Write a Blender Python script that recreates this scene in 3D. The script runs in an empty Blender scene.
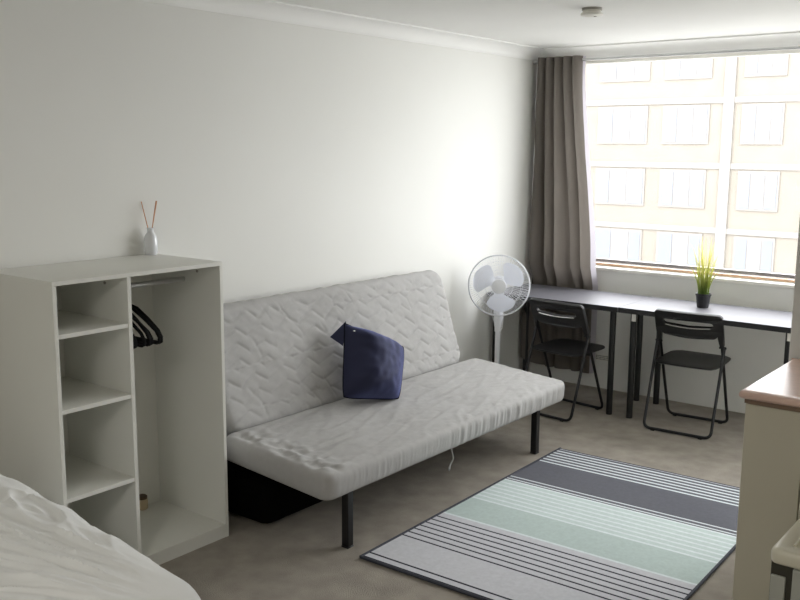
import bpy, math, random
from mathutils import Vector, Matrix, noise
random.seed(7)
S = bpy.context.scene
COL = S.collection
PI = math.pi

# ------------------------------------------------------------------ materials
def lin(c):
    return tuple(((v/255)/12.92 if v/255 <= .04045 else ((v/255+.055)/1.055)**2.4) for v in c) + (1,)

def mat(name, rgb, rough=.5, metal=0, spec=.5, var=0, vscale=8, bump=0, bscale=60, stretch=(1, 1, 1), detail=4, trans=0, coat=0, sheen=0):
    m = bpy.data.materials.new(name); m.use_nodes = True
    nt = m.node_tree; N = nt.nodes; L = nt.links
    b = N['Principled BSDF']
    b.inputs['Base Color'].default_value = lin(rgb)
    b.inputs['Roughness'].default_value = rough
    b.inputs['Metallic'].default_value = metal
    b.inputs['Specular IOR Level'].default_value = spec
    b.inputs['Coat Weight'].default_value = coat
    b.inputs['Sheen Weight'].default_value = sheen
    tc = N.new('ShaderNodeTexCoord'); mp = N.new('ShaderNodeMapping')
    L.new(tc.outputs['Object'], mp.inputs['Vector']); mp.inputs['Scale'].default_value = stretch
    if var:
        n = N.new('ShaderNodeTexNoise'); n.inputs['Scale'].default_value = vscale; n.inputs['Detail'].default_value = detail
        L.new(mp.outputs[0], n.inputs['Vector'])
        r = N.new('ShaderNodeMapRange'); r.inputs['From Min'].default_value = .3; r.inputs['From Max'].default_value = .7
        r.inputs['To Min'].default_value = 1-var; r.inputs['To Max'].default_value = 1+var
        L.new(n.outputs['Fac'], r.inputs['Value'])
        x = N.new('ShaderNodeMix'); x.data_type = 'RGBA'; x.blend_type = 'MULTIPLY'; x.inputs['Factor'].default_value = 1
        x.inputs[6].default_value = lin(rgb); L.new(r.outputs[0], x.inputs[7]); L.new(x.outputs[2], b.inputs['Base Color'])
    if bump:
        n = N.new('ShaderNodeTexNoise'); n.inputs['Scale'].default_value = bscale; n.inputs['Detail'].default_value = 5
        L.new(mp.outputs[0], n.inputs['Vector'])
        q = N.new('ShaderNodeBump'); q.inputs['Strength'].default_value = bump; q.inputs['Distance'].default_value = .01
        L.new(n.outputs['Fac'], q.inputs['Height']); L.new(q.outputs[0], b.inputs['Normal'])
    if trans:
        t = N.new('ShaderNodeBsdfTranslucent'); t.inputs['Color'].default_value = lin(rgb)
        ms = N.new('ShaderNodeMixShader'); ms.inputs[0].default_value = trans
        L.new(b.outputs[0], ms.inputs[1]); L.new(t.outputs[0], ms.inputs[2])
        L.new(ms.outputs[0], N['Material Output'].inputs['Surface'])
    return m

def glassy(name, rgb, alpha):
    m = bpy.data.materials.new(name); m.use_nodes = True
    nt = m.node_tree; N = nt.nodes; L = nt.links
    t = N.new('ShaderNodeBsdfTransparent'); t.inputs[0].default_value = lin((255, 255, 255))
    b = N['Principled BSDF']; b.inputs['Base Color'].default_value = lin(rgb); b.inputs['Roughness'].default_value = .15
    ms = N.new('ShaderNodeMixShader'); ms.inputs[0].default_value = alpha
    L.new(t.outputs[0], ms.inputs[1]); L.new(b.outputs[0], ms.inputs[2]); L.new(ms.outputs[0], N['Material Output'].inputs['Surface'])
    return m

M = {}
M['wall'] = mat('wall_paint', (227, 227, 223), .75, spec=.25, var=.012, vscale=1.2, bump=.04, bscale=180)
M['ceil'] = mat('ceiling_paint', (240, 240, 238), .85, spec=.2, var=.012, vscale=2, bump=.05, bscale=90)
M['carpet'] = mat('carpet_loop', (164, 157, 147), 1, spec=.05, var=.14, vscale=9, bump=.9, bscale=260, detail=8)
M['white_board'] = mat('white_melamine', (222, 222, 216), .42, spec=.4, var=.01, vscale=3)
M['white_paint'] = mat('white_gloss_paint', (238, 236, 230), .4)
M['duvet'] = mat('duvet_cotton', (236, 237, 236), .9, spec=.15, bump=.05, bscale=140, sheen=.15)
M['sofa'] = mat('sofa_cover_cotton', (176, 175, 174), .95, spec=.1, var=.03, vscale=30, bump=.12, bscale=420)
M['navy'] = mat('navy_velvet', (38, 40, 62), .7, spec=.25, var=.15, vscale=5, bump=.08, bscale=300, sheen=.9)
M['navy'].node_tree.nodes['Principled BSDF'].inputs['Sheen Tint'].default_value = lin((130, 140, 205))
M['navy_dark'] = mat('black_velvet', (17, 19, 30), .9, spec=.1, bump=.08, bscale=300)
M['black_metal'] = mat('black_steel', (17, 17, 18), .38, spec=.5, var=.05)
M['chair_metal'] = mat('chair_steel', (52, 52, 54), .3, metal=.75, var=.04)
M['chair_plastic'] = mat('black_plastic', (34, 34, 35), .42, spec=.45, bump=.03, bscale=300)
M['desk'] = mat('black_brown_foil', (100, 99, 106), .48, spec=.8, var=.06, vscale=14, stretch=(1, 8, 1))
M['steel'] = mat('bright_steel', (190, 190, 190), .3, metal=.9)
M['chrome'] = mat('chrome', (215, 215, 215), .15, metal=1)
M['curtain'] = mat('taupe_curtain', (118, 112, 106), .9, spec=.1, var=.05, vscale=60, stretch=(8, 8, .3), trans=.3, bump=.08, bscale=300)
M['curtain_hem'] = mat('curtain_lining', (196, 192, 200), .9, spec=.1, trans=.4)
M['fan_white'] = mat('fan_white_plastic', (236, 238, 243), .4)
M['fan_blade'] = mat('fan_blade_plastic', (232, 235, 244), .35, trans=.3)
M['cord'] = mat('white_cord', (220, 220, 220), .5)
M['pot'] = mat('black_pot', (38, 38, 42), .5)
M['grass'] = mat('green_blades', (128, 146, 46), .6, var=.35, vscale=25, trans=.4)
M['soil'] = mat('dark_soil', (40, 34, 28), 1, bump=.6, bscale=80)
M['ceramic'] = mat('white_ceramic', (226, 228, 232), .2, coat=.3)
M['reed'] = mat('rattan_reed', (200, 148, 112), .7, var=.12, vscale=40)
M['hanger'] = mat('black_hanger', (10, 10, 11), .8, spec=.2)
M['laminate'] = mat('wood_laminate', (228, 196, 182), .3, spec=.5, var=.09, vscale=9, stretch=(1, 12, 1))
M['bench'] = mat('bench_board', (204, 199, 182), .5, spec=.3, var=.01, vscale=3)
M['fridge'] = mat('cream_enamel', (224, 220, 202), .3, coat=.2, var=.01)
M['fridge_grey'] = mat('grey_door_edge', (180, 182, 174), .45)
M['dark_gap'] = mat('dark_handle_recess', (58, 56, 46), .6)
M['alu'] = mat('grey_aluminium', (140, 134, 134), .4, metal=.6)
M['wood'] = mat('orange_timber', (226, 184, 150), .5, var=.1, vscale=12, stretch=(.4, 8, 8))
M['jar'] = mat('beige_jar', (196, 178, 146), .4)
M['jar_lid'] = mat('brown_wax', (92, 74, 56), .6)
M['plastic'] = mat('cream_plastic', (222, 220, 212), .45)
M['plastic_grey'] = mat('grey_plastic', (150, 146, 138), .55)  # plain grey tone for fittings, alarm base and button
M['vent_hole'] = mat('vent_dark', (52, 52, 50), .8)
M['glass'] = glassy('window_glass', (240, 244, 250), .03)
M['brick'] = mat('yellow_brick', (117, 112, 104), .95, spec=.1, var=.05, vscale=1.2)
M['band'] = mat('pale_concrete_band', (120, 117, 113), .9, var=.03, vscale=2)
M['frame'] = mat('painted_frame', (114, 110, 106), .8)
M['shade_pane'] = mat('blue_grey_pane', (97, 101, 108), .5)
M['blind'] = mat('white_blind', (114, 116, 119), .8)
M['asphalt'] = mat('street_ground', (150, 149, 146), .95, var=.1, vscale=.6)

# ------------------------------------------------------------------ mesh builder
class MB:
    def __init__(s): s.v = []; s.f = []; s.mi = []; s.cur = 0
    def add(s, vs, fs):
        o = len(s.v); s.v += [tuple(v) for v in vs]; s.f += [tuple(i+o for i in f) for f in fs]; s.mi += [s.cur]*len(fs); return s
    def box(s, a, b, mtx=None):
        x0, y0, z0 = a; x1, y1, z1 = b
        vs = [Vector(p) for p in ((x0,y0,z0),(x1,y0,z0),(x1,y1,z0),(x0,y1,z0),(x0,y0,z1),(x1,y0,z1),(x1,y1,z1),(x0,y1,z1))]
        if mtx: vs = [mtx @ v for v in vs]
        return s.add(vs, [(0,3,2,1),(4,5,6,7),(0,1,5,4),(1,2,6,5),(2,3,7,6),(3,0,4,7)])
    def prism(s, poly, axis, a, b):
        # poly: list of 2D points in the other two axes (in order), extruded along axis from a to b
        def P(p, t):
            q = list(p); q.insert(axis, t); return tuple(q)
        n = len(poly)
        vs = [P(p, a) for p in poly]+[P(p, b) for p in poly]
        fs = [(i, (i+1) % n, n+(i+1) % n, n+i) for i in range(n)]+[tuple(range(n))[::-1], tuple(range(n, 2*n))]
        return s.add(vs, fs)
    def tube(s, pts, r, seg=10, closed=False, squash=None):
        pts = [Vector(p) for p in pts]; n = len(pts); rs = r if isinstance(r, (list, tuple)) else [r]*n
        vs = []; ref = None
        for i, p in enumerate(pts):
            if closed: t = (pts[(i+1) % n]-pts[i-1]).normalized()
            else: t = (pts[min(i+1, n-1)]-pts[max(i-1, 0)]).normalized()
            if ref is None:
                ref = Vector((0, 0, 1)) if abs(t.z) < .9 else Vector((1, 0, 0))
            ref = (ref-t*ref.dot(t)).normalized(); bi = t.cross(ref)
            for k in range(seg):
                a = 2*PI*k/seg
                vs.append(p+(ref*math.cos(a)+bi*math.sin(a))*rs[i])
        fs = []
        for i in range(n if closed else n-1):
            j = (i+1) % n
            for k in range(seg):
                k2 = (k+1) % seg; fs.append((i*seg+k, i*seg+k2, j*seg+k2, j*seg+k))
        if not closed:
            fs.append(tuple(range(seg))[::-1]); fs.append(tuple(range((n-1)*seg, n*seg)))
        return s.add(vs, fs)
    def lathe(s, prof, c=(0, 0, 0), seg=24, mtx=None):
        # prof: (radius, z) from bottom to top
        vs = []
        for r, z in prof:
            for k in range(seg):
                a = 2*PI*k/seg; vs.append(Vector((r*math.cos(a), r*math.sin(a), z)))
        if mtx: vs = [mtx @ v for v in vs]
        vs = [v+Vector(c) for v in vs]
        fs = []
        for i in range(len(prof)-1):
            for k in range(seg):
                k2 = (k+1) % seg; fs.append((i*seg+k, i*seg+k2, (i+1)*seg+k2, (i+1)*seg+k))
        fs.append(tuple(range(seg))[::-1]); fs.append(tuple(range((len(prof)-1)*seg, len(prof)*seg)))
        return s.add(vs, fs)
    def grid(s, fn, nu, nv):
        vs = [fn(i/nu, j/nv) for j in range(nv+1) for i in range(nu+1)]
        fs = [(j*(nu+1)+i, j*(nu+1)+i+1, (j+1)*(nu+1)+i+1, (j+1)*(nu+1)+i) for j in range(nv) for i in range(nu)]
        return s.add(vs, fs)
    def slab(s, Lx, Ly, T, R, r, top, bot=None, nx=60, ny=40, pw=2.6, mtx=None, ne=7):
        # cushion-like slab: rounded plan, soft rim; top(x,y,e)->(dz, outward), e = distance from the rim
        def spacing(h, n):
            e = [r*(1-math.cos(PI/2*k/ne)) for k in range(ne)]
            mid = [-h+r+(2*h-2*r)*k/n for k in range(n+1)]
            return [-h+q for q in e]+mid+[h-q for q in reversed(e)]
        xs, ys = spacing(Lx/2, nx), spacing(Ly/2, ny)
        bot = bot or (lambda x, y, e: (0, 0))
        def pos(x, y, side):
            e = max(0, min(Lx/2-abs(x), Ly/2-abs(y)))
            ox, oy = (0, 0)
            if Lx/2-abs(x) < Ly/2-abs(y): ox = math.copysign(1, x)
            else: oy = math.copysign(1, y)
            a = (abs(x)-(Lx/2-R))/R; b = (abs(y)-(Ly/2-R))/R
            X, Y = x, y
            if a > 0 and b > 0:
                h = math.hypot(a, b); f = max(a, b)/h
                X = math.copysign(Lx/2-R+a*f*R, x); Y = math.copysign(Ly/2-R+b*f*R, y)
                ox, oy = math.copysign(a/h, x), math.copysign(b/h, y)
            k = max(0, (r-e)/r); w = T/2*max(0, 1-k**pw)**(1/pw)
            dz, out = (top if side > 0 else bot)(X, Y, e)
            rim = k**2
            return Vector((X+ox*out*rim, Y+oy*out*rim, side*w+dz*(1 if e > 0 else 0)+(0 if e > 0 else 0)))
        n1, n2 = len(xs), len(ys)
        vs = []; ti = {}; bi = {}
        for j, y in enumerate(ys):
            for i, x in enumerate(xs):
                ti[i, j] = len(vs); vs.append(pos(x, y, 1))
        for j, y in enumerate(ys):
            for i, x in enumerate(xs):
                if i in (0, n1-1) or j in (0, n2-1): bi[i, j] = ti[i, j]
                else: bi[i, j] = len(vs); vs.append(pos(x, y, -1))
        fs = []
        for j in range(n2-1):
            for i in range(n1-1):
                fs.append((ti[i, j], ti[i+1, j], ti[i+1, j+1], ti[i, j+1]))
                fs.append((bi[i, j], bi[i, j+1], bi[i+1, j+1], bi[i+1, j]))
        if mtx: vs = [mtx @ v for v in vs]
        return s.add(vs, fs)
    def build(s, name, m, parent=None, smooth=True, bevel=0, ang=35, loc=None):
        me = bpy.data.meshes.new(name); me.from_pydata([tuple(v) for v in s.v], [], s.f); me.update()
        for q in (m if isinstance(m, list) else [m]): me.materials.append(q)
        for p, i in zip(me.polygons, s.mi): p.use_smooth = smooth; p.material_index = i
        if smooth: me.set_sharp_from_angle(angle=math.radians(ang))
        o = bpy.data.objects.new(name, me); COL.objects.link(o)
        if parent: o.parent = parent
        if loc: o.location = loc
        if bevel:
            b = o.modifiers.new('Bevel', 'BEVEL'); b.width = bevel; b.segments = 2; b.limit_method = 'ANGLE'; b.angle_limit = math.radians(40)
        return o

def B(a, b): return MB().box(a, b)
def tag(o, label=None, cat=None, group=None, kind=None):
    if label: o['label'] = label
    if cat: o['category'] = cat
    if group: o['group'] = group
    if kind: o['kind'] = kind
    return o
def thing(name, label, cat, loc=(0, 0, 0), rz=0, group=None):
    o = bpy.data.objects.new(name, None); COL.objects.link(o); o.location = loc; o.rotation_euler = (0, 0, rz); o.empty_display_size = .1
    return tag(o, label, cat, group)
def struct(o): o['kind'] = 'structure'; return o
def copy_tree(o, parent=None):
    c = o.copy(); COL.objects.link(c)
    if parent: c.parent = parent
    for ch in list(o.children): copy_tree(ch, c)
    return c
def nz(x, y, z=0, s=1): return noise.noise(Vector((x*s, y*s, z*s)))
def arc(cx, cy, r, a0, a1, n): return [(cx+r*math.cos(a0+(a1-a0)*k/n), cy+r*math.sin(a0+(a1-a0)*k/n)) for k in range(n+1)]
def fillet(pts, r, n=6):
    pts = [Vector(p) for p in pts]; out = [pts[0]]
    for i in range(1, len(pts)-1):
        a, b, c = pts[i-1], pts[i], pts[i+1]
        u = (a-b).normalized(); w = (c-b).normalized()
        for k in range(n+1):
            t = k/n
            out.append((b+u*r)*(1-t)**2+b*2*t*(1-t)+(b+w*r)*t**2)
    return out+[pts[-1]]

# ------------------------------------------------------------------ room
H = 2.473; XR = 4.7; YB = -8.4
WX0, WX1, WZ0, WZ1 = .14, 4.2, .895, 2.392
struct(B((-.25, YB-.2, -.25), (XR+.2, .25, 0)).build('floor', M['carpet'], smooth=False))
struct(B((-.25, YB-.2, H), (XR+.2, .25, H+.2)).build('ceiling', M['ceil'], smooth=False))
struct(B((-.2, YB, 0), (0, .22, H)).build('wall_left', M['wall'], smooth=False))
w = MB(); w.box((0, 0, 0), (XR, .22, WZ0)); w.box((0, 0, WZ1), (XR, .22, H)); w.box((0, 0, WZ0), (WX0, .22, WZ1)); w.box((WX1, 0, WZ0), (XR, .22, WZ1))
struct(w.build('wall_window', M['wall'], smooth=False))
struct(B((XR, YB, 0), (XR+.2, .22, H)).build('wall_right', M['wall'], smooth=False))
struct(B((-.2, YB-.2, 0), (XR+.2, YB, H)).build('wall_back', M['wall'], smooth=False))
struct(B((2.497, -2.195, 0), (XR, -2.09, H)).build('wall_kitchen', M['wall'], smooth=False, bevel=.004))
# coved cornices
def cove(d): # (out from wall, z)
    return [(0, H), (0, H-.082), (.006, H-.082), (.009, H-.076)] + [(.012+.072*(1-math.cos(a)), H-.072+.062*math.sin(a)) for a in [PI/2*k/8 for k in range(9)]] + [(.09, H-.008), (.09, H)]
struct(MB().prism([(x, z) for x, z in cove(0)], 1, YB, 0).build('trim_1', M['ceil']))
struct(MB().prism([(-x, z) for x, z in cove(0)], 0, 0, XR).build('trim_2', M['ceil']))
# window
w = MB()
w.box((WX0, .09, WZ0), (WX1, .14, WZ0+.012)); w.box((WX0, .09, WZ1-.03), (WX1, .14, WZ1)); w.box((WX0, .09, WZ0), (WX0+.035, .14, WZ1)); w.box((WX1-.035, .09, WZ0), (WX1, .14, WZ1))
win = struct(w.build('window_1', M['white_paint'], smooth=False, bevel=.003))
B((WX0, .085, WZ0+.035), (WX1, .14, WZ0+.058)).build('window_rail', M['alu'], win, bevel=.002)
B((WX0, .09, WZ0+.010), (WX1, .14, WZ0+.022)).build('window_track', M['wood'], win)
B((WX0+.03, .112, WZ0+.055), (WX1-.03, .116, WZ1-.03)).build('pane', M['glass'], win, smooth=False)
B((WX0-.03, -.012, WZ0-.018), (WX1, .1, WZ0+.006)).build('window_sill', M['white_paint'], win, bevel=.004)

# ------------------------------------------------------------------ wardrobe
wx0, wx1, wy0, wy1, wh = .004, .48, -4.350, -3.531, 1.2611
th = .017
wd = thing('open_wardrobe', 'low white open wardrobe with shelves on left and hanging space on right, against left wall', 'wardrobe', (wx0, wy0, 0))
def wp(name, a, b, m='white_board', bev=.0012, par=None):
    o = MB().box([p-q for p, q in zip(a, (wx0, wy0, 0))], [p-q for p, q in zip(b, (wx0, wy0, 0))]).build(name, M[m], par or wd, bevel=bev); return o
wp('top_panel', (wx0, wy0, wh-th), (wx1, wy1, wh))
wp('side_panel', (wx0, wy0, 0), (wx1, wy0+th, wh-th)); wp('side_panel', (wx0, wy1-th, 0), (wx1, wy1, wh-th))
DV = -4.014
wp('divider', (wx0+.006, DV-.009, .062), (wx1-.002, DV+.009, wh-th))
for z in (1.059, .769, .418): wp('shelf', (wx0+.006, wy0+th, z-.017), (wx1-.004, DV-.009, z))
wp('bottom_panel', (wx0+.006, wy0+th, .045), (wx1, wy1-th, .062)); wp('plinth', (wx1-.02, wy0+th, 0), (wx1-.002, wy1-th, .045))
wp('back_panel', (wx0, wy0+th, .062), (wx0+.005, wy1-th, wh-th), bev=0)
rl = MB().tube([(.235-wx0, DV+.009-wy0, 1.165), (.235-wx0, wy1-th-wy0, 1.165)], .0125, 14); rl.build('hanging_rail', M['steel'], wd)
for y in (DV-.0105, wy1-th-.0015):
    for x in (.1, .33):
        MB().lathe([(.004, -.003), (.006, 0), (.006, .004)], (x, y-wy0, wh-th-.035), 10, Matrix.Rotation(PI/2, 4, 'X')).build('cam_fitting', M['plastic_grey'], wd)
# hangers
def hanger_parts():
    root = thing('clothes_hanger', 'black slim clothes hanger crowded by the divider on the wardrobe rail', 'hanger', group='black hangers on the wardrobe rail')
    hp = [(.0, 0, .0125+.002)]
    hook = [(.0165*math.cos(a), 0, .0165*math.sin(a)) for a in [PI*1.1-PI*1.25*k/12 for k in range(13)]]
    hook += [(.012, 0, -.016), (0, 0, -.032), (0, 0, -.085)]
    MB().tube(hook, .002, 8).build('hook', M['steel'], root)
    s = [(0, 0, -.08), (.05, 0, -.09), (.12, 0, -.127), (.185, 0, -.169), (.204, 0, -.195), (.202, 0, -.215), (.188, 0, -.221), (0, 0, -.221)]
    pts = s+[(-x, y, z) for x, y, z in reversed(s[1:-1])]
    MB().tube(pts, .0075, 8, closed=True).build('shoulder_bar', M['hanger'], root)
    return root
h0 = hanger_parts()
for i in range(7):
    h = h0 if i == 0 else copy_tree(h0)
    h.location = (.235, DV+.035+i*.023, 1.165); h.rotation_euler = (0, 0, math.radians([4, -5, 3, 7, -3, 5, 1][i]))
# jar and diffuser
j = thing('candle_jar', 'small beige jar with dark brown top at back of wardrobe floor', 'jar', (.036, -3.672, .0625))
MB().lathe([(.022, 0), (.026, .004), (.027, .04), (.025, .05), (.022, .05)]).build('jar_body', M['jar'], j)
MB().lathe([(.022, .05), (.024, .052), (.024, .063), (.02, .066)]).build('lid', M['jar_lid'], j)
d = thing('reed_diffuser', 'white ceramic bottle with rattan reeds standing on top of the wardrobe', 'diffuser', (.04, -3.572, wh))
MB().lathe([(.024, 0), (.028, .006), (.031, .04), (.031, .065), (.026, .088), (.017, .1), (.0145, .108), (.0145, .12), (.017, .124), (.011, .124), (.01, .118)], seg=28).build('bottle', M['ceramic'], d)
for dx, dy, t in ((-.006, -.004, -.20), (.004, .004, .17), (.002, -.002, .20)):
    MB().tube([(dx*.5, -t*.07*.4, .06), (dx, t*.20, .245)], .0022, 7).build('reed', M['reed'], d)

# ------------------------------------------------------------------ sofa bed
sofa = thing('sofa_bed', 'long grey quilted sofa bed with black legs along the left wall', 'sofa', (.6, -2.35, 0))
SO = Vector((.6, -2.35, 0))
def saw(t): t = t-math.floor(t); return t/.62 if t < .62 else (1-t)/.38
def seam(d, w_): d = abs(d-round(d)); return math.exp(-(d/w_)**2)
def quilt(u, v):
    wob = .30*nz(u, v, 3, 3.2)+.12*nz(u, v, 7, 9)
    per = .19; row = v/.08-.62*saw(u/per+.30*nz(u, v, 1, 3)+.5*math.floor(v/.21))+wob-.25*u
    br = .55+.45*min(1, max(0, nz(u, v, 21, 5)*2.5+.6))
    d = abs(row-round(row))
    h = .0034*(math.sin(PI*d)**.7)-.0040*seam(row, .10)*br
    r2_ = (u+.5*v)/.17+.45*nz(u, v, 9, 4)
    h -= .0035*seam(r2_, .05)*max(0, min(1, nz(u, v, 31, 6)*3))
    for sc, am in ((4, .009), (10, .004), (26, .0016)): h += am*nz(u*.8+v*.5, v*1.1, 5, sc)
    return h
def crease(x, y, k, s1, s2, w_):
    p = nz(x*s1, y*s2, k, 1); return math.exp(-(p/w_)**2)
def seat_top(x, y, e):
    f = min(1, e/.05)
    wr = .006*nz(x*1.5, y, 2, 3)+.0032*crease(x+.25*y, y, 4, 11, 2.0, .12)+.002*crease(x-.2*y, y, 9, 17, 3, .12)-.0022*crease(x+.1*y, y, 14, 8, 3.5, .07)
    wr += .0012*nz(x*26, y*9, 7)
    q = .2*quilt(y, x)
    lf = math.exp(-((y+.98)/.10)**2)
    left = lf*(.016*nz(x*7, y*7, 11, 2.2)+.010*nz(x*16, y*12, 15, 2))
    g = ruff(x, y)
    return (wr+q)*f+left*f-g*.25, g
def ruff(x, y):
    fr = max(0, min(1, (x-.2)/.10))
    amp = .012*max(.12, min(1, .75+1.5*nz(y*1.3, 1, 3)))*min(1, max(.15, (y+.95)/.5))
    a = nz(y*20+x*22, x*5, 2, 1)
    return fr*amp*(abs(a)*2.0-.4)+.002*nz(y*60, x*20, 4, 1)*fr
def seat_bot(x, y, e): return (0, ruff(x, y)*.8+.003*nz(y*50, 3, 2))
SL, SD, ST = 2.15, .69, .122
mtx = Matrix.Translation(Vector((.665, -2.365, .338))-SO) @ Matrix.Rotation(math.radians(4.6), 4, 'Y')
MB().slab(SD, SL, ST, .06, .042, seat_top, seat_bot, nx=60, ny=320, pw=3.2, mtx=mtx, ne=10).build('seat_cushion', M['sofa'], sofa, ang=80)
def back_top(x, y, e):
    # local x = up the back, y = length
    f = min(1, e/.04)
    sag = .018*nz(y*1.5, x*2, 12, 1.3)
    return quilt(-y, x)*1.0*f+sag*f+.006*f, .006*nz(x*20, y*20, 3)
BL, BH, BT = 1.99, .64, .13
# local x up, z normal pointing into the room
lean = math.radians(17)
ux = Vector((-math.sin(lean), 0, math.cos(lean))); nz_ = Vector((math.cos(lean), 0, math.sin(lean))); uy = nz_.cross(ux)
c = Vector((.345, -2.415, .395))+ux*(BH/2)-nz_*(BT/2)
mtx = Matrix(((ux.x, uy.x, nz_.x, 0), (ux.y, uy.y, nz_.y, 0), (ux.z, uy.z, nz_.z, 0), (0, 0, 0, 1)))
mtx = Matrix.Translation(c-SO) @ mtx
MB().slab(BH, BL, BT, .10, .06, back_top, None, nx=90, ny=280, pw=2.4, mtx=mtx, ne=8).build('backrest', M['sofa'], sofa, ang=80)
f = MB(); zf = .225
f.box((.80, -3.28, zf), (.84, -1.5, zf+.04)); f.box((.33, -3.28, zf), (.37, -1.5, zf+.04))
for y in (-3.28, -2.4, -1.54): f.box((.35, y, zf), (.9, y+.04, zf+.035))
for k in range(14): f.box((.34, -3.2+k*.13, zf+.041), (.9, -3.14+k*.13, zf+.05))
f.v = [tuple(Vector(v)-SO) for v in f.v]; f.build('seat_frame', M['black_metal'], sofa, smooth=False)
for y in (-3.2, -2.42, -1.62):
    f = MB(); f.tube([Vector((.335, y, .26))-SO, Vector((.29, y, .34))-SO-nz_*.10, Vector((.29, y, .36))-SO+ux*.55-nz_*.11], .012, 8)
    f.build('back_frame', M['black_metal'], sofa)
B(Vector((.10, -3.39, .01))-SO, Vector((.58, -1.95, .222))-SO).build('underseat_shade', mat('shade_black', (11, 11, 10), 1, spec=.05), sofa, bevel=.05)  # added black block standing in for the deep shade under the seat
for x in (.977, .06):
    for y in (-3.278, -1.622):
        l = MB(); p = Vector((x, y, 0))-SO
        l.box((p.x-.019, p.y-.019, .006), (p.x+.019, p.y+.019, .265)); l.box((p.x-.021, p.y-.021, 0), (p.x+.021, p.y+.021, .008))
        l.build('leg', M['black_metal'], sofa, bevel=.004)
tp = [Vector(p)-SO for p in ((.985, -2.50, .29), (1.0, -2.50, .235), (1.004, -2.498, .205), (.998, -2.515, .18), (1.002, -2.53, .162), (.997, -2.522, .150))]
MB().tube(tp, [.003, .003, .004, .005, .006, .004], 8).build('tie_cord', M['sofa'], sofa)

# ------------------------------------------------------------------ cushion
TL, TR, BR, BLc = Vector((.33, -2.562, .832)), Vector((.44, -2.165, .655)), Vector((.575, -2.385, .408)), Vector((.425, -2.695, .452))
cu = MB()
nrm = ((TR-BLc).cross(TL-BR)).normalized()
if nrm.x < 0: nrm = -nrm
cen = (TL+TR+BR+BLc)/4
def cush(side):
    def fn(u, v):
        a, b = 2*u-1, 2*v-1
        pinch = .05*(1-a*a)*abs(b)**3; pinch2 = .03*(1-b*b)*abs(a)**3
        bb = b*(1-pinch); aa = a*(1-pinch2)
        rc = 1-.085*abs(a*b)**3*(0.15 if (a < 0 and b > 0) else 1); aa *= rc; bb *= rc
        uu, vv = (aa+1)/2, (bb+1)/2
        p = (TL*(1-uu)+TR*uu)*vv+(BLc*(1-uu)+BR*uu)*(1-vv)
        t = max(0, (1-a**4)*(1-b**4))**.6
        if side > 0: t *= .30+.90*max(0, 1-((a+.30)/1.30)**2 if a > -.3 else 1-((a+.30)/.72)**2)
        wr = .010*nz(a*2, b*2, side)*t+.006*nz(a*5, b*5, side+4)*t
        return p+nrm*side*(.12 if side > 0 else .05)*t+nrm*wr-cen
    return fn
cu.grid(cush(1), 40, 40); nf = len(cu.f)
cu.grid(cush(-1), 40, 40)
cush_root = thing('throw_cushion', 'navy blue square cushion leaning in the crease of the grey sofa bed', 'cushion', cen)
m2 = MB(); m2.v = cu.v; m2.f = cu.f[:nf]+[tuple(reversed(q)) for q in cu.f[nf:]]; m2.mi = [0]*len(m2.f)
co = m2.build('cover', M['navy'], cush_root, ang=80)
pp = MB(); loop = []
fn = cush(1)
for k in range(40): loop.append(fn(k/40, 0))
for k in range(40): loop.append(fn(1, k/40))
for k in range(40): loop.append(fn(1-k/40, 1))
for k in range(40): loop.append(fn(0, 1-k/40))
pp.tube(loop, .0035, 6, closed=True); pp.build('piping', M['navy_dark'], cush_root)
E0, E1, E2 = Vector((.31, -2.525, .833)), Vector((.265, -2.604, .752)), Vector((.36, -2.607, .717))
ear = MB()
def earf(u, v):
    p = E0*(1-u)*(1-v)+E2*u*(1-v)+E1*v-cen
    return p+nrm*.006*math.sin(PI*u)*(1-v)
ear.grid(earf, 8, 10); ear.build('corner_flap', M['navy'], cush_root, ang=80)
MB().lathe([(.004, -.002), (.007, 0), (.007, .004), (.004, .006)], fn(.08, .88)+nrm*.004, 10).build('zip_pull', M['chrome'], cush_root)

# ------------------------------------------------------------------ rug
RW, RL = 1.2567, 1.8646
rug = MB().box((0, -RL, .001), (RW, 0, .009))
rm = bpy.data.materials.new('striped_rug'); rm.use_nodes = True
nt = rm.node_tree; N = nt.nodes; L = nt.links; bs = N['Principled BSDF']; bs.inputs['Roughness'].default_value = .95; bs.inputs['Specular IOR Level'].default_value = .1
tc = N.new('ShaderNodeTexCoord'); sp = N.new('ShaderNodeSeparateXYZ'); L.new(tc.outputs['Object'], sp.inputs[0])
md = N.new('ShaderNodeMath'); md.operation = 'DIVIDE'; L.new(sp.outputs['Y'], md.inputs[0]); md.inputs[1].default_value = -RL
SLATE, PALE, MINT, WHITE, DARK = (101, 102, 109), (198, 199, 204), (182, 197, 194), (216, 224, 226), (52, 52, 62)
st = [(0, DARK), (.012, PALE)]
y = .02
for k in range(6): st += [(y, SLATE), (y+.026, WHITE)]; y += .042
st += [(y, SLATE), (.585, WHITE), (.597, SLATE), (.622, WHITE), (.634, SLATE), (.646, WHITE)]
y = .662
for k in range(7): st += [(y, (194, 208, 206)), (y+.030, WHITE)]; y += .046
st += [(y, MINT), (1.225, WHITE), (1.24, PALE)]
y = 1.285
for k in range(7): st += [(y, DARK), (y+.011, PALE)]; y += .046
st += [(1.80, DARK), (1.812, PALE), (1.845, DARK)]
prev = None
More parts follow.
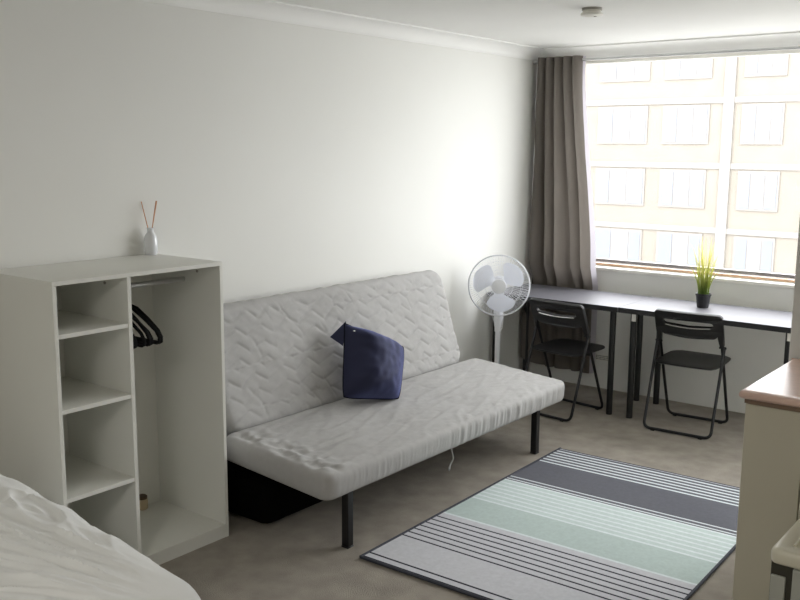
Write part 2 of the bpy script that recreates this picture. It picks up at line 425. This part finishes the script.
for k, (yy, c) in enumerate(st):
    if prev is None:
        prev = N.new('ShaderNodeRGB'); prev.outputs[0].default_value = lin(c); prev = prev.outputs[0]; continue
    g = N.new('ShaderNodeMath'); g.operation = 'GREATER_THAN'; L.new(md.outputs[0], g.inputs[0]); g.inputs[1].default_value = yy/RL
    x = N.new('ShaderNodeMix'); x.data_type = 'RGBA'; L.new(g.outputs[0], x.inputs['Factor']); L.new(prev, x.inputs[6]); x.inputs[7].default_value = lin(c); prev = x.outputs[2]
ns = N.new('ShaderNodeTexNoise'); ns.inputs['Scale'].default_value = 60; L.new(tc.outputs['Object'], ns.inputs['Vector'])
mr = N.new('ShaderNodeMapRange'); mr.inputs['To Min'].default_value = .86; mr.inputs['To Max'].default_value = 1.12; L.new(ns.outputs['Fac'], mr.inputs[0])
x = N.new('ShaderNodeMix'); x.data_type = 'RGBA'; x.blend_type = 'MULTIPLY'; x.inputs['Factor'].default_value = 1; L.new(prev, x.inputs[6]); L.new(mr.outputs[0], x.inputs[7]); L.new(x.outputs[2], bs.inputs['Base Color'])
wv = N.new('ShaderNodeTexWave'); wv.inputs['Scale'].default_value = 120; L.new(tc.outputs['Object'], wv.inputs['Vector'])
bp = N.new('ShaderNodeBump'); bp.inputs['Strength'].default_value = .15; bp.inputs['Distance'].default_value = .004; L.new(wv.outputs['Fac'], bp.inputs['Height']); L.new(bp.outputs[0], bs.inputs['Normal'])
rugroot = thing('rug', 'striped rug in slate, mint and pale grey on the carpet before the sofa bed', 'rug', (1.0639, -1.4691, 0), .0194)
rg = MB(); nxr, nyr = 30, 60
rg.grid(lambda u, v: (RW*u, -RL*(1-v), .009+.0015*nz(u*3, v*4, 1)), nxr, nyr)
rg.box((0, -RL, .0005), (RW, 0, .0085))
rg.build('pile', rm, rugroot, ang=40)
e = MB()
for a, b in (((0, -RL), (0, 0)), ((RW, -RL), (RW, 0)), ((0, -RL), (RW, -RL))):
    e.tube([(a[0], a[1], .0075), ((a[0]+b[0])/2, (a[1]+b[1])/2, .0075), (b[0], b[1], .0075)], .007, 8)
e.build('bound_edge', mat('dark_binding', (62, 64, 74), .9), rugroot)

# ------------------------------------------------------------------ desks
DT = .74
def make_desk(label, Ld, lx):
    t = thing('desk', label, 'desk', group=None)
    b = MB(); b.box((0, 0, DT-.034), (Ld, .565, DT)); b.build('desktop', M['desk'], t, bevel=.002); B((.001, -.0015, DT-.0335), (Ld-.001, .001, DT-.001)).build('shaded_edge', M['chair_plastic'], t)  # desktop tone lifted for window glare, front strip darkened as its backlit side
    for x in lx:
        for y in (.06, .5):
            l = MB(); l.lathe([(.020, 0), (.021, .004), (.0205, .012), (.0205, .25), (.0205, DT-.036)], (x, y, 0), 18)
            o = l.build('leg', M['black_metal'], t)
            if x > .06 and y < .1 and Ld > 1: B((x-.006, y-.024, DT-.088), (x+.0245, y-.0195, DT-.040)).build('bracket', M['white_paint'], o, bevel=.001)
            B((x-.033, y-.033, DT-.039), (x+.033, y+.033, DT-.034)).build('mounting_plate', M['steel'], o, bevel=.001)
    return t
d1 = make_desk('black-brown desk in the window corner with the curtain behind it, left of two', 1.0, (.037, .945)); d1.location = (.012, -.655, 0)
d2 = make_desk('black-brown desk under the window carrying the potted grass, right of two', 1.14, (.085, 1.055)); d2.location = (1.0145, -.65, 0)

# ------------------------------------------------------------------ folding chairs
def make_chair(label):
    t = thing('folding_chair', label, 'chair')
    W = .2     # half width, local +y points at the desk, rear foot at y=-.205, front foot at y=.205
    r = .0095
    def fr(x0, ya, za, yb, zb):   # U frame from top ends to the floor bar
        return fillet([(-x0, ya, za), (-x0, yb, zb), (x0, yb, zb), (x0, ya, za)], .045, 7)
    # back tubes run from the backrest down to the front floor bar
    yt, zt = -.104, .738
    m = MB(); m.tube(fr(W-.004, yt, zt, .205, .012), r, 12)
    m.build('front_frame', M['chair_metal'], t)
    m = MB(); m.tube(fr(W+.012, -.028, .555, -.205, .012), r, 12); m.build('rear_frame', M['chair_metal'], t)
    for s in (-1, 1):
        MB().tube([(s*(W-.02), -.03, .547), (s*(W+.024), -.03, .547)], .006, 10).build('pivot_bolt', M['chair_metal'], t)
        for yy in (.205, -.205): B((s*.15-.012, yy-.011, 0), (s*.15+.012, yy+.011, .006)).build('rubber_foot', M['chair_plastic'], t)
    # seat: moulded plastic, dished
    def st(u, v, side):
        a = 2*u-1
        wdt = .19+.012*math.sin(PI*v)
        rr = 1-.0*abs(a)
        yy = -.135+.385*v
        # rounded corners at the front
        cr = max(0, (v-.82)/.18); wdt -= .05*cr**2.2
        cb = max(0, (.12-v)/.12); wdt -= .02*cb**2
        z = .437+.012*(v-.3)-.010*(1-a*a)*math.sin(PI*v)
        ed = max(abs(a)**8, abs(2*v-1)**10)
        z += (-.004*ed) if side > 0 else (-.022+.012*ed)
        return (a*wdt, yy-.012*(1-a*a)*(1-v)**3, z)
    m = MB(); n = 20
    m.grid(lambda u, v: st(u, v, 1), n, n); k = len(m.f); m.grid(lambda u, v: st(u, v, -1), n, n)
    m.f = m.f[:k]+[tuple(reversed(q)) for q in m.f[k:]]
    off = (n+1)**2
    rim = [i for i in range(n+1)]+[n+(n+1)*j for j in range(1, n+1)]+[n*(n+1)+n-i for i in range(1, n+1)]+[(n+1)*(n-j) for j in range(1, n)]
    for i in range(len(rim)):
        a, b = rim[i], rim[(i+1) % len(rim)]; m.f.append((a, a+off, b+off, b)); m.mi.append(0)
    m.build('seat', M['chair_plastic'], t, ang=60)
    m = MB(); m.tube([(-W+.01, .03, .412), (W-.01, .03, .412)], .008, 10); m.build('cross_bar', M['chair_metal'], t)
    # backrest: panel with a long handle slot, leaning along the tubes
    dirv = Vector((0, yt-.205, zt-.012)).normalized(); nv = Vector((0, dirv.z, -dirv.y))
    o = Vector((0, yt, zt))
    bot = -.135
    def outline(): # (x, s) s along dirv, 0 at top of tubes
        pts = []
        pts += [(-.19, -.20), (-.208, -.19)]
        pts += [(-.210, -.09), (-.210, .0)]
        pts += arc(-.185, .0, .025, PI, PI/2, 5)
        pts += [(-.09, .031), (0, .033), (.09, .031)]
        pts += arc(.185, .0, .025, PI/2, 0, 5)
        pts += [(.210, -.09), (.208, -.19), (.19, -.20)]
        pts += [(.183, -.15)]+arc(.148, -.108, .03, 0, -PI/2, 5)+[(.06, -.142), (0, -.144), (-.06, -.142)]+arc(-.148, -.108, .03, -PI/2, -PI, 5)+[(-.183, -.15)]
        return pts
    out = outline(); slot = [(-.14, -.022), (0, -.017), (.14, -.022)]+arc(.14, -.042, .02, PI/2, -PI/2, 5)[1:-1]+[(.14, -.062), (0, -.066), (-.14, -.062)]+arc(-.14, -.042, .02, 1.5*PI, PI/2, 5)[1:-1]
    cu_ = bpy.data.curves.new('backrest', 'CURVE'); cu_.dimensions = '2D'; cu_.fill_mode = 'BOTH'; cu_.extrude = .009; cu_.bevel_depth = .003; cu_.bevel_resolution = 2
    for pl in (out, slot):
        s_ = cu_.splines.new('POLY'); s_.points.add(len(pl)-1); s_.use_cyclic_u = True
        for pnt, (px, py) in zip(s_.points, pl): pnt.co = (px, py, 0, 1)
    tmp = bpy.data.objects.new('tmp', cu_); COL.objects.link(tmp)
    bpy.context.view_layer.update()
    me = bpy.data.meshes.new_from_object(tmp.evaluated_get(bpy.context.evaluated_depsgraph_get()))
    bpy.data.objects.remove(tmp); bpy.data.curves.remove(cu_)
    for v in me.vertices:
        x, s_, zz = v.co
        v.co = o+Vector((x, 0, 0))+dirv*s_+nv*(zz-.022*(1-(x/.21)**2)+.0)
    me.materials.clear(); me.materials.append(M['chair_plastic'])
    for p in me.polygons: p.use_smooth = True
    me.set_sharp_from_angle(angle=math.radians(40))
    ob = bpy.data.objects.new('backrest', me); COL.objects.link(ob); ob.parent = t
    m = MB(); m.tube([o+Vector((x, 0, 0))+dirv*s_+nv*(-.012-.022*(1-(x/.21)**2)) for x, s_ in [(-.14, -.064), (-.06, -.067), (0, -.068), (.06, -.067), (.14, -.064)]], .004, 8)
    m.build('slot_rim', M['chrome'], t)
    return t
c1 = make_chair('black folding chair at the right desk, below the potted grass'); c1.location = (1.475, -.545, 0); c1.rotation_euler = (0, 0, math.radians(2.5))
c2 = copy_tree(c1); c2['label'] = 'black folding chair at the corner desk, in front of the curtain'; c2.location = (.6715, -.725, 0); c2.rotation_euler = (0, 0, math.radians(-7))

# ------------------------------------------------------------------ pedestal fan
fx, fy, fz = .25, -.885, .838
fan = thing('pedestal_fan', 'white pedestal fan with round wire cage behind the sofa bed end', 'fan', (fx, fy, 0))
fd = Vector((3.56-fx, -6.23+fy*-1, 0)); fd = Vector((3.31, -5.34, .25)).normalized()
rt = fd.cross(Vector((0, 0, 1))).normalized()*-1; up = rt.cross(fd)*-1
if up.z < 0: up = -up
rt = up.cross(fd)
hub = Vector((0, 0, fz))
def fp(a, r, dpt): return hub+fd*dpt+(rt*math.cos(a)+up*math.sin(a))*r
RF = .205
m = MB()
m.tube([fp(2*PI*k/64, RF, .03) for k in range(64)], .0055, 8, closed=True)
m.build('cage_rim', M['fan_white'], fan)
m = MB()
for k in range(84):
    a = 2*PI*k/84
    m.tube([fp(a+t*.25, .045+(RF-.045)*t, .03+.055*math.sqrt(max(0, 1-t**3))) for t in (0, .35, .65, .85, 1)], .00095, 5)
for r in (.09, .145): m.tube([fp(2*PI*k/48, r, .03+.055*math.sqrt(1-((r-.045)/(RF-.045))**3)) for k in range(48)], .0012, 5, closed=True)
m.build('front_grille', M['fan_white'], fan)
m = MB()
for k in range(60):
    a = 2*PI*k/60+.05
    m.tube([fp(a, .05+(RF-.05)*t, .03-.065*math.sqrt(max(0, 1-t**3))) for t in (0, .5, .85, 1)], .00095, 5)
for r in (.1, .16): m.tube([fp(2*PI*k/48, r, .03-.065*math.sqrt(1-((r-.05)/(RF-.05))**3)) for k in range(48)], .0012, 5, closed=True)
m.build('rear_grille', M['fan_white'], fan)
m = MB(); seg = 40
def disc(prof):
    vs = [fp(2*PI*k/seg, r, dd) for r, dd in prof for k in range(seg)]
    fs = [(i*seg+k, i*seg+(k+1) % seg, (i+1)*seg+(k+1) % seg, (i+1)*seg+k) for i in range(len(prof)-1) for k in range(seg)]
    fs += [tuple(range(seg))[::-1], tuple(range((len(prof)-1)*seg, len(prof)*seg))]
    return MB().add(vs, fs)
disc([(.05, .078), (.05, .086), (.046, .091), (.02, .094), (.002, .095)]).build('centre_badge', M['fan_white'], fan)
disc([(.03, .01), (.042, .015), (.042, .05), (.03, .06), (.004, .062)]).build('hub', M['fan_blade'], fan)
for a0 in (math.radians(150), math.radians(32), math.radians(270)):
    m = MB()
    def bl(u, v):
        # u across the blade, v outwards
        r = .035+.145*v
        wid = (.34+.66*math.sin(PI*min(1, v*.62+.08))**1.2)*(1 if v < .75 else math.sqrt(max(0, 1-((v-.75)/.25)**2)*.93+.07))
        a = a0+(u-.5)*2*wid*.72+.16*v
        return fp(a, r, .03+.028*(u-.5)*2*(1-.3*v))
    m.grid(bl, 14, 18); m.build('blade', M['fan_blade'], fan, ang=80)
disc([(.03, -.135), (.05, -.125), (.056, -.09), (.056, -.05), (.045, -.036), (.02, -.035)]).build('motor_housing', M['fan_white'], fan)
bk = hub-fd*.085
m = MB()
cx0, cy0 = bk.x, bk.y
for z0, z1, w0, w1 in ((.535, .60, .026, .033), (.60, .72, .033, .038), (.72, .80, .038, .032)):
    m.lathe([(w0, z0), (w1, z1)], (cx0, cy0, 0), 20)
m.build('control_box', M['fan_white'], fan)
m = MB(); m.lathe([(.019, .03), (.019, .5), (.019, .54)], (cx0, cy0, 0), 16); m.lathe([(.022, .50), (.024, .505), (.024, .53), (.02, .54)], (cx0, cy0, 0), 16); m.build('pole', M['fan_white'], fan)
m = MB(); m.lathe([(.165, 0), (.165, .012), (.15, .02), (.05, .035), (.025, .05), (.018, .06)], (cx0, cy0, 0), 32); m.build('base', M['fan_white'], fan)
side = rt
cd = [hub-fd*.06-side*.045+up*-.1, Vector((cx0, cy0, .62))-side*.045, Vector((cx0, cy0, .56))-side*.025, Vector((cx0, cy0, .52))-side*.01+fd*.02]
m = MB(); m.tube(cd, .0028, 7)
cd = [Vector((cx0, cy0, .68))+side*.035+fd*.01, Vector((cx0, cy0, .60))+side*.036+fd*.01, Vector((cx0, cy0, .53))+side*.03+fd*.01, Vector((cx0, cy0, .50))+side*.012+fd*.02, Vector((cx0, cy0, .48))+side*.028+fd*.02]
m.tube(cd, .0028, 7); m.build('power_cord', M['cord'], fan)

# ------------------------------------------------------------------ curtain and rod
rod = thing('curtain_rod', 'thin metal curtain rod across the top of the window', 'curtain rod', (0, -.075, 2.378))
MB().tube([(.03, 0, 0), (2, 0, 0), (4.1, 0, 0)], .009, 12).build('rod', M['steel'], rod)
for x in (.06, 2.2, 4.05):
    m = MB(); m.box((x-.008, 0, -.006), (x+.008, .075, .006)); m.box((x-.014, .069, -.03), (x+.014, .075, .03)); m.build('bracket', M['steel'], rod)
m = MB(); m.lathe([(.012, 0), (.016, .01), (.016, .03), (.008, .04)], (.03, 0, 0), 12, Matrix.Rotation(-PI/2, 4, 'Y')); m.build('finial', M['steel'], rod)
cur = thing('curtain', 'grey taupe curtain drawn to the left side of the window, hanging behind the desk', 'curtain', (.02, -.075, 2.40))
CO = Vector((.02, -.075, 2.40))
def cfn(u, v):
    z = 2.405-v*2.295
    t = max(0, min(1, (2.4-z)/1.66))         # 0 top, 1 at desk height
    tt = t*t*(3-2*t)
    wdt = .352+.165*tt**.9
    x0 = .028-.016*tt
    drop = max(0, min(1, (.90-z)/.14))
    nf = 5.0
    uu = u+.03*math.sin(2*PI*u*2.3+1)*tt
    ph = 2*PI*nf*uu+.7*math.sin(1.3*t+u*3)
    amp = (.05+.014*nz(u*4, t*2, 3))*(1-drop)+.018*drop
    yc = (-.078-.012*t)*(1-drop)+(-.048)*drop
    sn = math.sin(ph); y = yc+amp*math.copysign(abs(sn)**.75, sn)+.008*nz(u*9, t*3, 1)*(1-.5*drop)
    x = x0+wdt*u+.016*math.cos(ph)*(1-.5*drop)
    y += .006*nz(u*14, z*5, 6)*(1-drop)
    if z < .72:                              # loose hem slips forward along the side wall below the desk
        k = (.72-z)/.5
        fl = math.exp(-(u/.14)**2)
        y -= .17*fl*min(1, k*2.2); x = max(x, .014+.02*fl)
        z += .07*fl*k
    return Vector((max(x, .012), min(y, -.014), z))-CO
MB().grid(cfn, 150, 160).build('cloth', M['curtain'], cur, ang=80)
m = MB(); m.grid(lambda u, v: cfn(.995+.0*u, v)+Vector((-.002+.030*u*(.4+.6*min(1, v*1.6)), .008+.03*u, 0)), 6, 120); m.build('lining_edge', M['curtain_hem'], cur, ang=80)

# ------------------------------------------------------------------ plant
pl = thing('potted_grass', 'potted artificial grass in a black pot on the right desk', 'plant', (1.438, -.29, DT))
MB().lathe([(.034, 0), (.037, .003), (.046, .078), (.050, .079), (.050, .092), (.046, .092), (.044, .08)], seg=28).build('pot', M['pot'], pl)
MB().lathe([(.044, .074), (.044, .08), (.02, .083)], seg=20).build('soil', M['soil'], pl)
m = MB()
for k in range(95):
    a = random.uniform(0, 2*PI); r0 = random.uniform(0, .034); hgt = random.uniform(.18, .395); spd = random.uniform(.015, .095)*(1.1 if hgt < .28 else .75)
    wv_ = random.uniform(.0018, .0034); cb = random.uniform(-.6, .6)
    pts = []
    for i in range(9):
        t = i/8; s_ = r0+spd*t**1.8
        c0 = Vector((s_*math.cos(a+cb*t*.5), s_*math.sin(a+cb*t*.5), .078+hgt*t-.03*spd/.08*t**3))
        tg = Vector((-math.sin(a+1), math.cos(a+1), 0))*wv_*(1-.85*t**2)
        pts.append((c0-tg, c0+tg))
    vs = [q for p in pts for q in p]
    m.add(vs, [(2*i, 2*i+1, 2*i+3, 2*i+2) for i in range(8)])
gm = M['grass']; N = gm.node_tree.nodes; L = gm.node_tree.links
tc = N.new('ShaderNodeTexCoord'); sp = N.new('ShaderNodeSeparateXYZ'); L.new(tc.outputs['Object'], sp.inputs[0])
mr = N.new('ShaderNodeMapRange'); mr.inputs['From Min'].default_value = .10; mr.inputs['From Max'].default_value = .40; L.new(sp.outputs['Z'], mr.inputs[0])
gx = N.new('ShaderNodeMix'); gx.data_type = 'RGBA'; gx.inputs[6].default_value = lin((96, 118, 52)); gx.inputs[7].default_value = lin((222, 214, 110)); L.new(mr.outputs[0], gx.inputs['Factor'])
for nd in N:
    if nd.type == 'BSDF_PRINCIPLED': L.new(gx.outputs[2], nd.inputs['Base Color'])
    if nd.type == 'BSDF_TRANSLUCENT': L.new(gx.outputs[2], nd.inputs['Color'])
m.build('grass_blades', M['grass'], pl, ang=80)

# ------------------------------------------------------------------ wall vent, smoke alarm
v = thing('wall_vent', 'small perforated vent plate low on the window wall between chair and desk legs', 'vent', (.61, -.001, .232))
B((-.055, -.004, -.022), (.055, 0, .022)).build('vent_plate', M['plastic'], v, bevel=.0015)
m = MB()
for i in range(9):
    for k in range(3): m.lathe([(.0036, 0), (.0036, .0012)], (-.044+i*.011, -.0042, -.012+k*.012), 8, Matrix.Rotation(PI/2, 4, 'X'))
m.build('vent_holes', M['vent_hole'], v)
s = thing('smoke_alarm', 'small white round smoke alarm on the ceiling', 'smoke alarm', (1.268, -1.69, H))
MB().lathe([(.052, -.012), (.052, 0)], seg=32).build('mounting_base', M['plastic_grey'], s)
MB().lathe([(.030, -.042), (.054, -.038), (.058, -.032), (.056, -.026), (.047, -.022), (.046, -.012)], seg=32).build('alarm_body', M['plastic'], s)
MB().lathe([(.007, -.045), (.008, -.042)], (.02, 0, 0), 12).build('test_button', M['plastic_grey'], s)

# ------------------------------------------------------------------ kitchen bench
KX, KY0, KY1 = 2.51, -2.862, -2.197
wt = thing('worktop', 'pinkish brown wood laminate worktop with rounded edge on the kitchen bench', 'worktop', (KX, KY0, .86))
def rr(x0, z0, x1, z1, r): return arc(x0+r, z0+r, r, 1.5*PI, PI, 5)+arc(x0+r, z1-r, r, PI, PI/2, 5)+[(x1, z1), (x1, z0)]
# top slab with bullnose on front and on the open end
n = 8; T = .036; prof = [(T/2*(1-math.sin(a)), T/2-T/2*math.cos(a)) for a in [PI*k/n for k in range(n+1)]]
m = MB(); Lx, Ly = 4.69-KX, KY1-KY0
rows = [[(p, Ly, z), (p, p, z), (Lx, p, z)] for p, z in prof]
vs = [q for r_ in rows for q in r_]; fs = []
for i in range(n):
    for k in range(2): fs.append((i*3+k, i*3+k+1, (i+1)*3+k+1, (i+1)*3+k))
m.add(vs, fs); b0 = [rows[0][0], rows[0][1], rows[0][2], (Lx, Ly, 0)]; t0 = [rows[-1][0], rows[-1][1], rows[-1][2], (Lx, Ly, T)]
m.add(b0, [(0, 3, 2, 1)]); m.add(t0, [(0, 1, 2, 3)])
m.add([(Lx, 0, 0), (Lx, Ly, 0), (Lx, Ly, T), (Lx, 0, T)], [(0, 1, 2, 3)]); m.add([(0, Ly, 0), (Lx, Ly, 0), (Lx, Ly, T), (0, Ly, T)], [(3, 2, 1, 0)])
m.build('worktop_slab', M['laminate'], wt, ang=50)
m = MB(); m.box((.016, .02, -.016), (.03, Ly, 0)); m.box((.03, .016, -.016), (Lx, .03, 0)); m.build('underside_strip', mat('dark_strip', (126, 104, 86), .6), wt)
kb = thing('bench_end_cabinet', 'beige end cabinet of the kitchen bench under the wood worktop', 'cabinet', (2.53, KY0+.022, 0))
B((0, 0, .0), (.207, .64, .842)).build('carcass', M['bench'], kb, bevel=.002)
for i in range(3):
    x0 = 2.738+i*.62
    t = thing('bench_cabinet', ['beige cabinet of the kitchen bench next to its end cabinet', 'beige middle cabinet of the kitchen bench', 'beige cabinet of the kitchen bench by the right wall'][i], 'cabinet', (x0, KY0+.022, 0), group='kitchen bench cabinets')
    B((0, .02, .1), (.618, .64, .842)).build('carcass', M['bench'], t); B((0, .06, 0), (.618, .08, .1)).build('plinth', M['dark_gap'], t)
    dd = B((.003, 0, .1), (.615, .019, .84)).build('door', M['bench'], t, bevel=.002)
    MB().tube([(.57, -.0, .70), (.57, -.025, .70), (.57, -.025, .80), (.57, -.0, .80)], .004, 8).build('handle', M['steel'], dd)

# ------------------------------------------------------------------ small appliance in front of the bench
fr = thing('small_fridge', 'small cream appliance with rounded top and dark recessed grip before the bench', 'fridge', (2.834, -3.507, 0))
FW, FD, FH = .48, .56, .60
B((.004, .02, .02), (FW-.004, FD, FH-.036)).build('cabinet_body', M['fridge'], fr, bevel=.006)
for px in (.05, FW-.05):
    for py in (.07, FD-.05): MB().lathe([(.018, 0), (.018, .02)], (px, py, 0), 12).build('foot', M['dark_gap'], fr)
def topf(x, y, e): return (.006*(1-min(1, max(0, (e-.045)/.01)))*(1 if e > .02 else e/.02), 0)
m = MB(); m.slab(FW+.006, FD+.01, .045, .025, .013, topf, None, nx=60, ny=60, pw=2.5, mtx=Matrix.Translation((FW/2, FD/2, FH-.0225)), ne=6)
m.build('top_cap', M['fridge'], fr, ang=60)
MB().tube([(.055, .05, FH+.004), (.052, .2, FH+.005), (.055, FD-.05, FH+.004)], .005, 8).build('top_ridge', M['fridge'], fr)
B((.004, .004, .02), (.046, .022, FH-.082)).build('door_edge', M['fridge_grey'], fr, bevel=.003)
B((.002, .012, .02), (.068, .024, FH-.04)).build('grip_recess', M['dark_gap'], fr)
B((.066, -.004, .02), (FW-.004, .022, FH-.046)).build('door', M['fridge_grey'], fr, bevel=.004)

# ------------------------------------------------------------------ bed
BR_ = math.radians(-6.6)
bedc = (.95, -5.55, 0)
bed = thing('bed', 'bed under the white duvet in the near left corner', 'bed', bedc, BR_)
B((-.60, -.9, .12), (.60, .86, .26)).build('base', M['white_board'], bed, bevel=.01)
MB().slab(1.2, 1.76, .20, .08, .05, lambda x, y, e: (0, 0), None, nx=10, ny=10, mtx=Matrix.Translation((0, -.01, .36))).build('mattress', M['duvet'], bed)
for sx in (-.54, .54):
    for sy in (-.82, .78): MB().lathe([(.025, 0), (.03, .12)], (sx, sy, 0), 14).build('leg', M['black_metal'], bed)
def ridge(x): return 1-abs(x)*2
def cr(x, y, k, sx, sy, w_): p = nz(x*sx, y*sy, k, 1); return math.exp(-(p/w_)**2)
def dv(x, y, e):
    k = min(1, e/.09)
    fx_, fy_ = x-.62, y-.87                     # creases fan out from the foot corner
    an = math.atan2(fy_, -fx_+.25); rr_ = math.hypot(fx_, fy_)
    m1 = max(.2, min(1, .6+1.2*nz(x, y, 40, 2)))
    sm = max(0, min(1, (rr_-.10)/.35))
    def soft(k, fa, fr, w0): n = nz(an*fa, rr_*fr, k, 1); return max(0, 1-abs(n)/w0)**2
    w_ = sm*(.019*soft(2, 5.5, 1.5, .28)*m1+.014*soft(6, 11, 2.4, .26)+.007*soft(12, 19, 3.5, .24))
    w_ += .018*nz(x, y, 3, 1.6)+.005*nz(x, y*1.6, 8, 5)+.0012*nz(x, y, 4, 18)
    w_ -= .008*math.exp(-((x+.42-.10*y+.03*nz(y*2, 0, 0))/.010)**2)
    hang = math.exp(-e/.10)
    fold = hang*.014*math.sin(17*(x-y)+4*nz(x, y, 2, 3))
    return w_*k-.02*hang, fold+.010*nz(x*7, y*7, 7)
def dbot(x, y, e): return (0, dv(x, y, e)[1]*1.4)
du = thing('duvet', 'wrinkled white duvet spread over the bed in the near left corner', 'duvet', (.965, -5.525, .279), BR_)
DLx, DLy = 1.38, 1.92
g = MB()
g.slab(DLx, DLy, .24, .16, .10, dv, dbot, nx=220, ny=290, pw=2.1, mtx=Matrix.Translation((0, 0, .195)), ne=12)
g.build('duvet_cover', M['duvet'], du, ang=80)
# hanging skirt of the duvet below the bulge
def skirt(u, v):
    # around foot end and both sides
    per = 2*DLy+DLx; s_ = u*per
    hx, hy = DLx/2-.03, DLy/2-.03
    if s_ < DLy: p = Vector((-hx, -hy+s_/DLy*2*hy, 0)); o_ = Vector((-1, 0, 0))
    elif s_ < DLy+DLx: p = Vector((-hx+(s_-DLy)/DLx*2*hx, hy, 0)); o_ = Vector((0, 1, 0))
    else: p = Vector((hx, hy-(s_-DLy-DLx)/DLy*2*hy, 0)); o_ = Vector((1, 0, 0))
    r_ = .12; a = abs(p.x)-(hx-r_); b = p.y-(hy-r_)
    if a > 0 and b > 0:
        hh = math.hypot(a, b); f_ = max(a, b)/hh; sx = math.copysign(1, p.x)
        p.x = sx*(hx-r_+a*f_); p.y = hy-r_+b*f_; o_ = Vector((sx*a/hh, b/hh, 0))
    return p+o_*(.012*math.sin(s_*24+3*nz(s_, v, 1, 2))*v+.01*v)+Vector((0, 0, .17-.22*v))
g = MB(); g.grid(skirt, 300, 14); g.build('hanging_edge', M['duvet'], du, ang=80)

# ------------------------------------------------------------------ outside: neighbouring block and street
FY = 34.0
bd = thing('apartment_building', 'pale yellow brick apartment block across the street seen through the window', 'building', (-12, FY, -10))
bo = Vector((-12, FY, -10))
def bpx(a, b): return MB().box(Vector(a)-bo, Vector(b)-bo)
bpx((-34, FY, -10), (10, FY+10, 8.6)).build('facade', M['brick'], bd, smooth=False)
for z in (6.57, 3.80, 1.03, -1.74, -4.51, -7.28): bpx((-34, FY-.06, z-.12), (10, FY, z+.12)).build('floor_band', M['band'], bd, smooth=False)
bpx((-34.2, FY-.3, 8.6), (10.2, FY+10, 8.9)).build('parapet', M['band'], bd, smooth=False)
for x in (-10.2, -17.6, -6.6, -2.0):
    bpx((x-.22, FY-.10, -10), (x+.22, FY, 8.6)).build('pilaster', M['band'], bd, smooth=False)
cols = [(-26.9, 2.0), (-23.6, 2.0), (-20.3, 1.8), (-14.75, 2.3), (-11.8, 1.97), (-8.53, 1.6), (-5.2, 1.9), (-.2, 2.0), (3.4, 2.0)]
for (cx_, ww) in cols:
    cx_ -= .25
    for r_ in range(5):
        z1 = 6.33-2.77*r_; z0 = z1-1.55
        if r_ >= 4 and cx_ > -2: continue
        fm = bpx((cx_-ww/2-.06, FY-.05, z0-.06), (cx_+ww/2+.06, FY, z1+.06)).build('window', M['frame'], bd, smooth=False)
        m = MB()
        m.cur = 0
        k = random.random()
        xs = [cx_-ww/2, cx_-ww/2+ww*(.28+.1*k), cx_+ww/2-ww*(.24+.12*(1-k)), cx_+ww/2]
        for i in range(3):
            m.cur = 1 if (i == 1) else 0
            m.box(Vector((xs[i]+.03, FY-.07, z0+.03))-bo, Vector((xs[i+1]-.03, FY-.045, z1-.03))-bo)
        m.build('pane', [M['shade_pane'], M['blind']], fm, smooth=False)
struct(B((-60, .6, -10.3), (60, 60, -10)).build('ground', M['asphalt'], smooth=False))

# ------------------------------------------------------------------ light
W = bpy.data.worlds.new('overcast'); S.world = W; W.use_nodes = True
bg = W.node_tree.nodes['Background']; bg.inputs[0].default_value = (.97, .985, 1, 1); bg.inputs[1].default_value = 9.3
pa = bpy.data.lights.new('window_portal', 'AREA'); pa.shape = 'RECTANGLE'; pa.size = WX1-WX0; pa.size_y = WZ1-WZ0
pa.cycles.is_portal = True
po = bpy.data.objects.new('window_portal', pa); COL.objects.link(po); po.location = ((WX0+WX1)/2, .23, (WZ0+WZ1)/2); po.rotation_euler = (-PI/2, 0, 0)

lamp = thing('fill_lamp', 'added unseen fill lamp behind the photographer', 'lamp', (2.6, -6.9, H))  # unseen lamp added to lift the light on the room's near side
MB().lathe([(.42, -.03), (.42, 0)], seg=32).build('fill_lamp_base', M['white_paint'], lamp)
la = bpy.data.lights.new('fill_light', 'AREA'); la.shape = 'DISK'; la.size = .8; la.energy = 32; la.color = (1, .96, .90)
lo = bpy.data.objects.new('fill_light', la); COL.objects.link(lo); lo.location = (2.6, -6.9, H-.035)

# ------------------------------------------------------------------ camera
yaw, pit, rol, fpx = .6616, .1635, .0075, 931.33
cyw, syw = math.cos(yaw), math.sin(yaw)
fw = Vector((-syw*math.cos(pit), cyw*math.cos(pit), -math.sin(pit))); r0 = Vector((cyw, syw, 0)); u0 = r0.cross(fw)
r2 = r0*math.cos(rol)+u0*math.sin(rol); u2 = -r0*math.sin(rol)+u0*math.cos(rol)
cam = bpy.data.cameras.new('camera'); cam.sensor_width = 36; cam.lens = fpx/800*36; cam.clip_end = 300; cam.clip_start = .05
oc = bpy.data.objects.new('camera', cam); COL.objects.link(oc); S.camera = oc
oc.matrix_world = Matrix(((r2.x, u2.x, -fw.x, 3.5597), (r2.y, u2.y, -fw.y, -6.2278), (r2.z, u2.z, -fw.z, 1.7613), (0, 0, 0, 1)))
S.view_settings.view_transform = 'Standard'; S.view_settings.look = 'None'; S.view_settings.exposure = .0
S.cycles.max_bounces = 14; S.cycles.diffuse_bounces = 9; S.cycles.use_denoising = True
S.cycles.transparent_max_bounces = 16; S.cycles.sample_clamp_indirect = 6
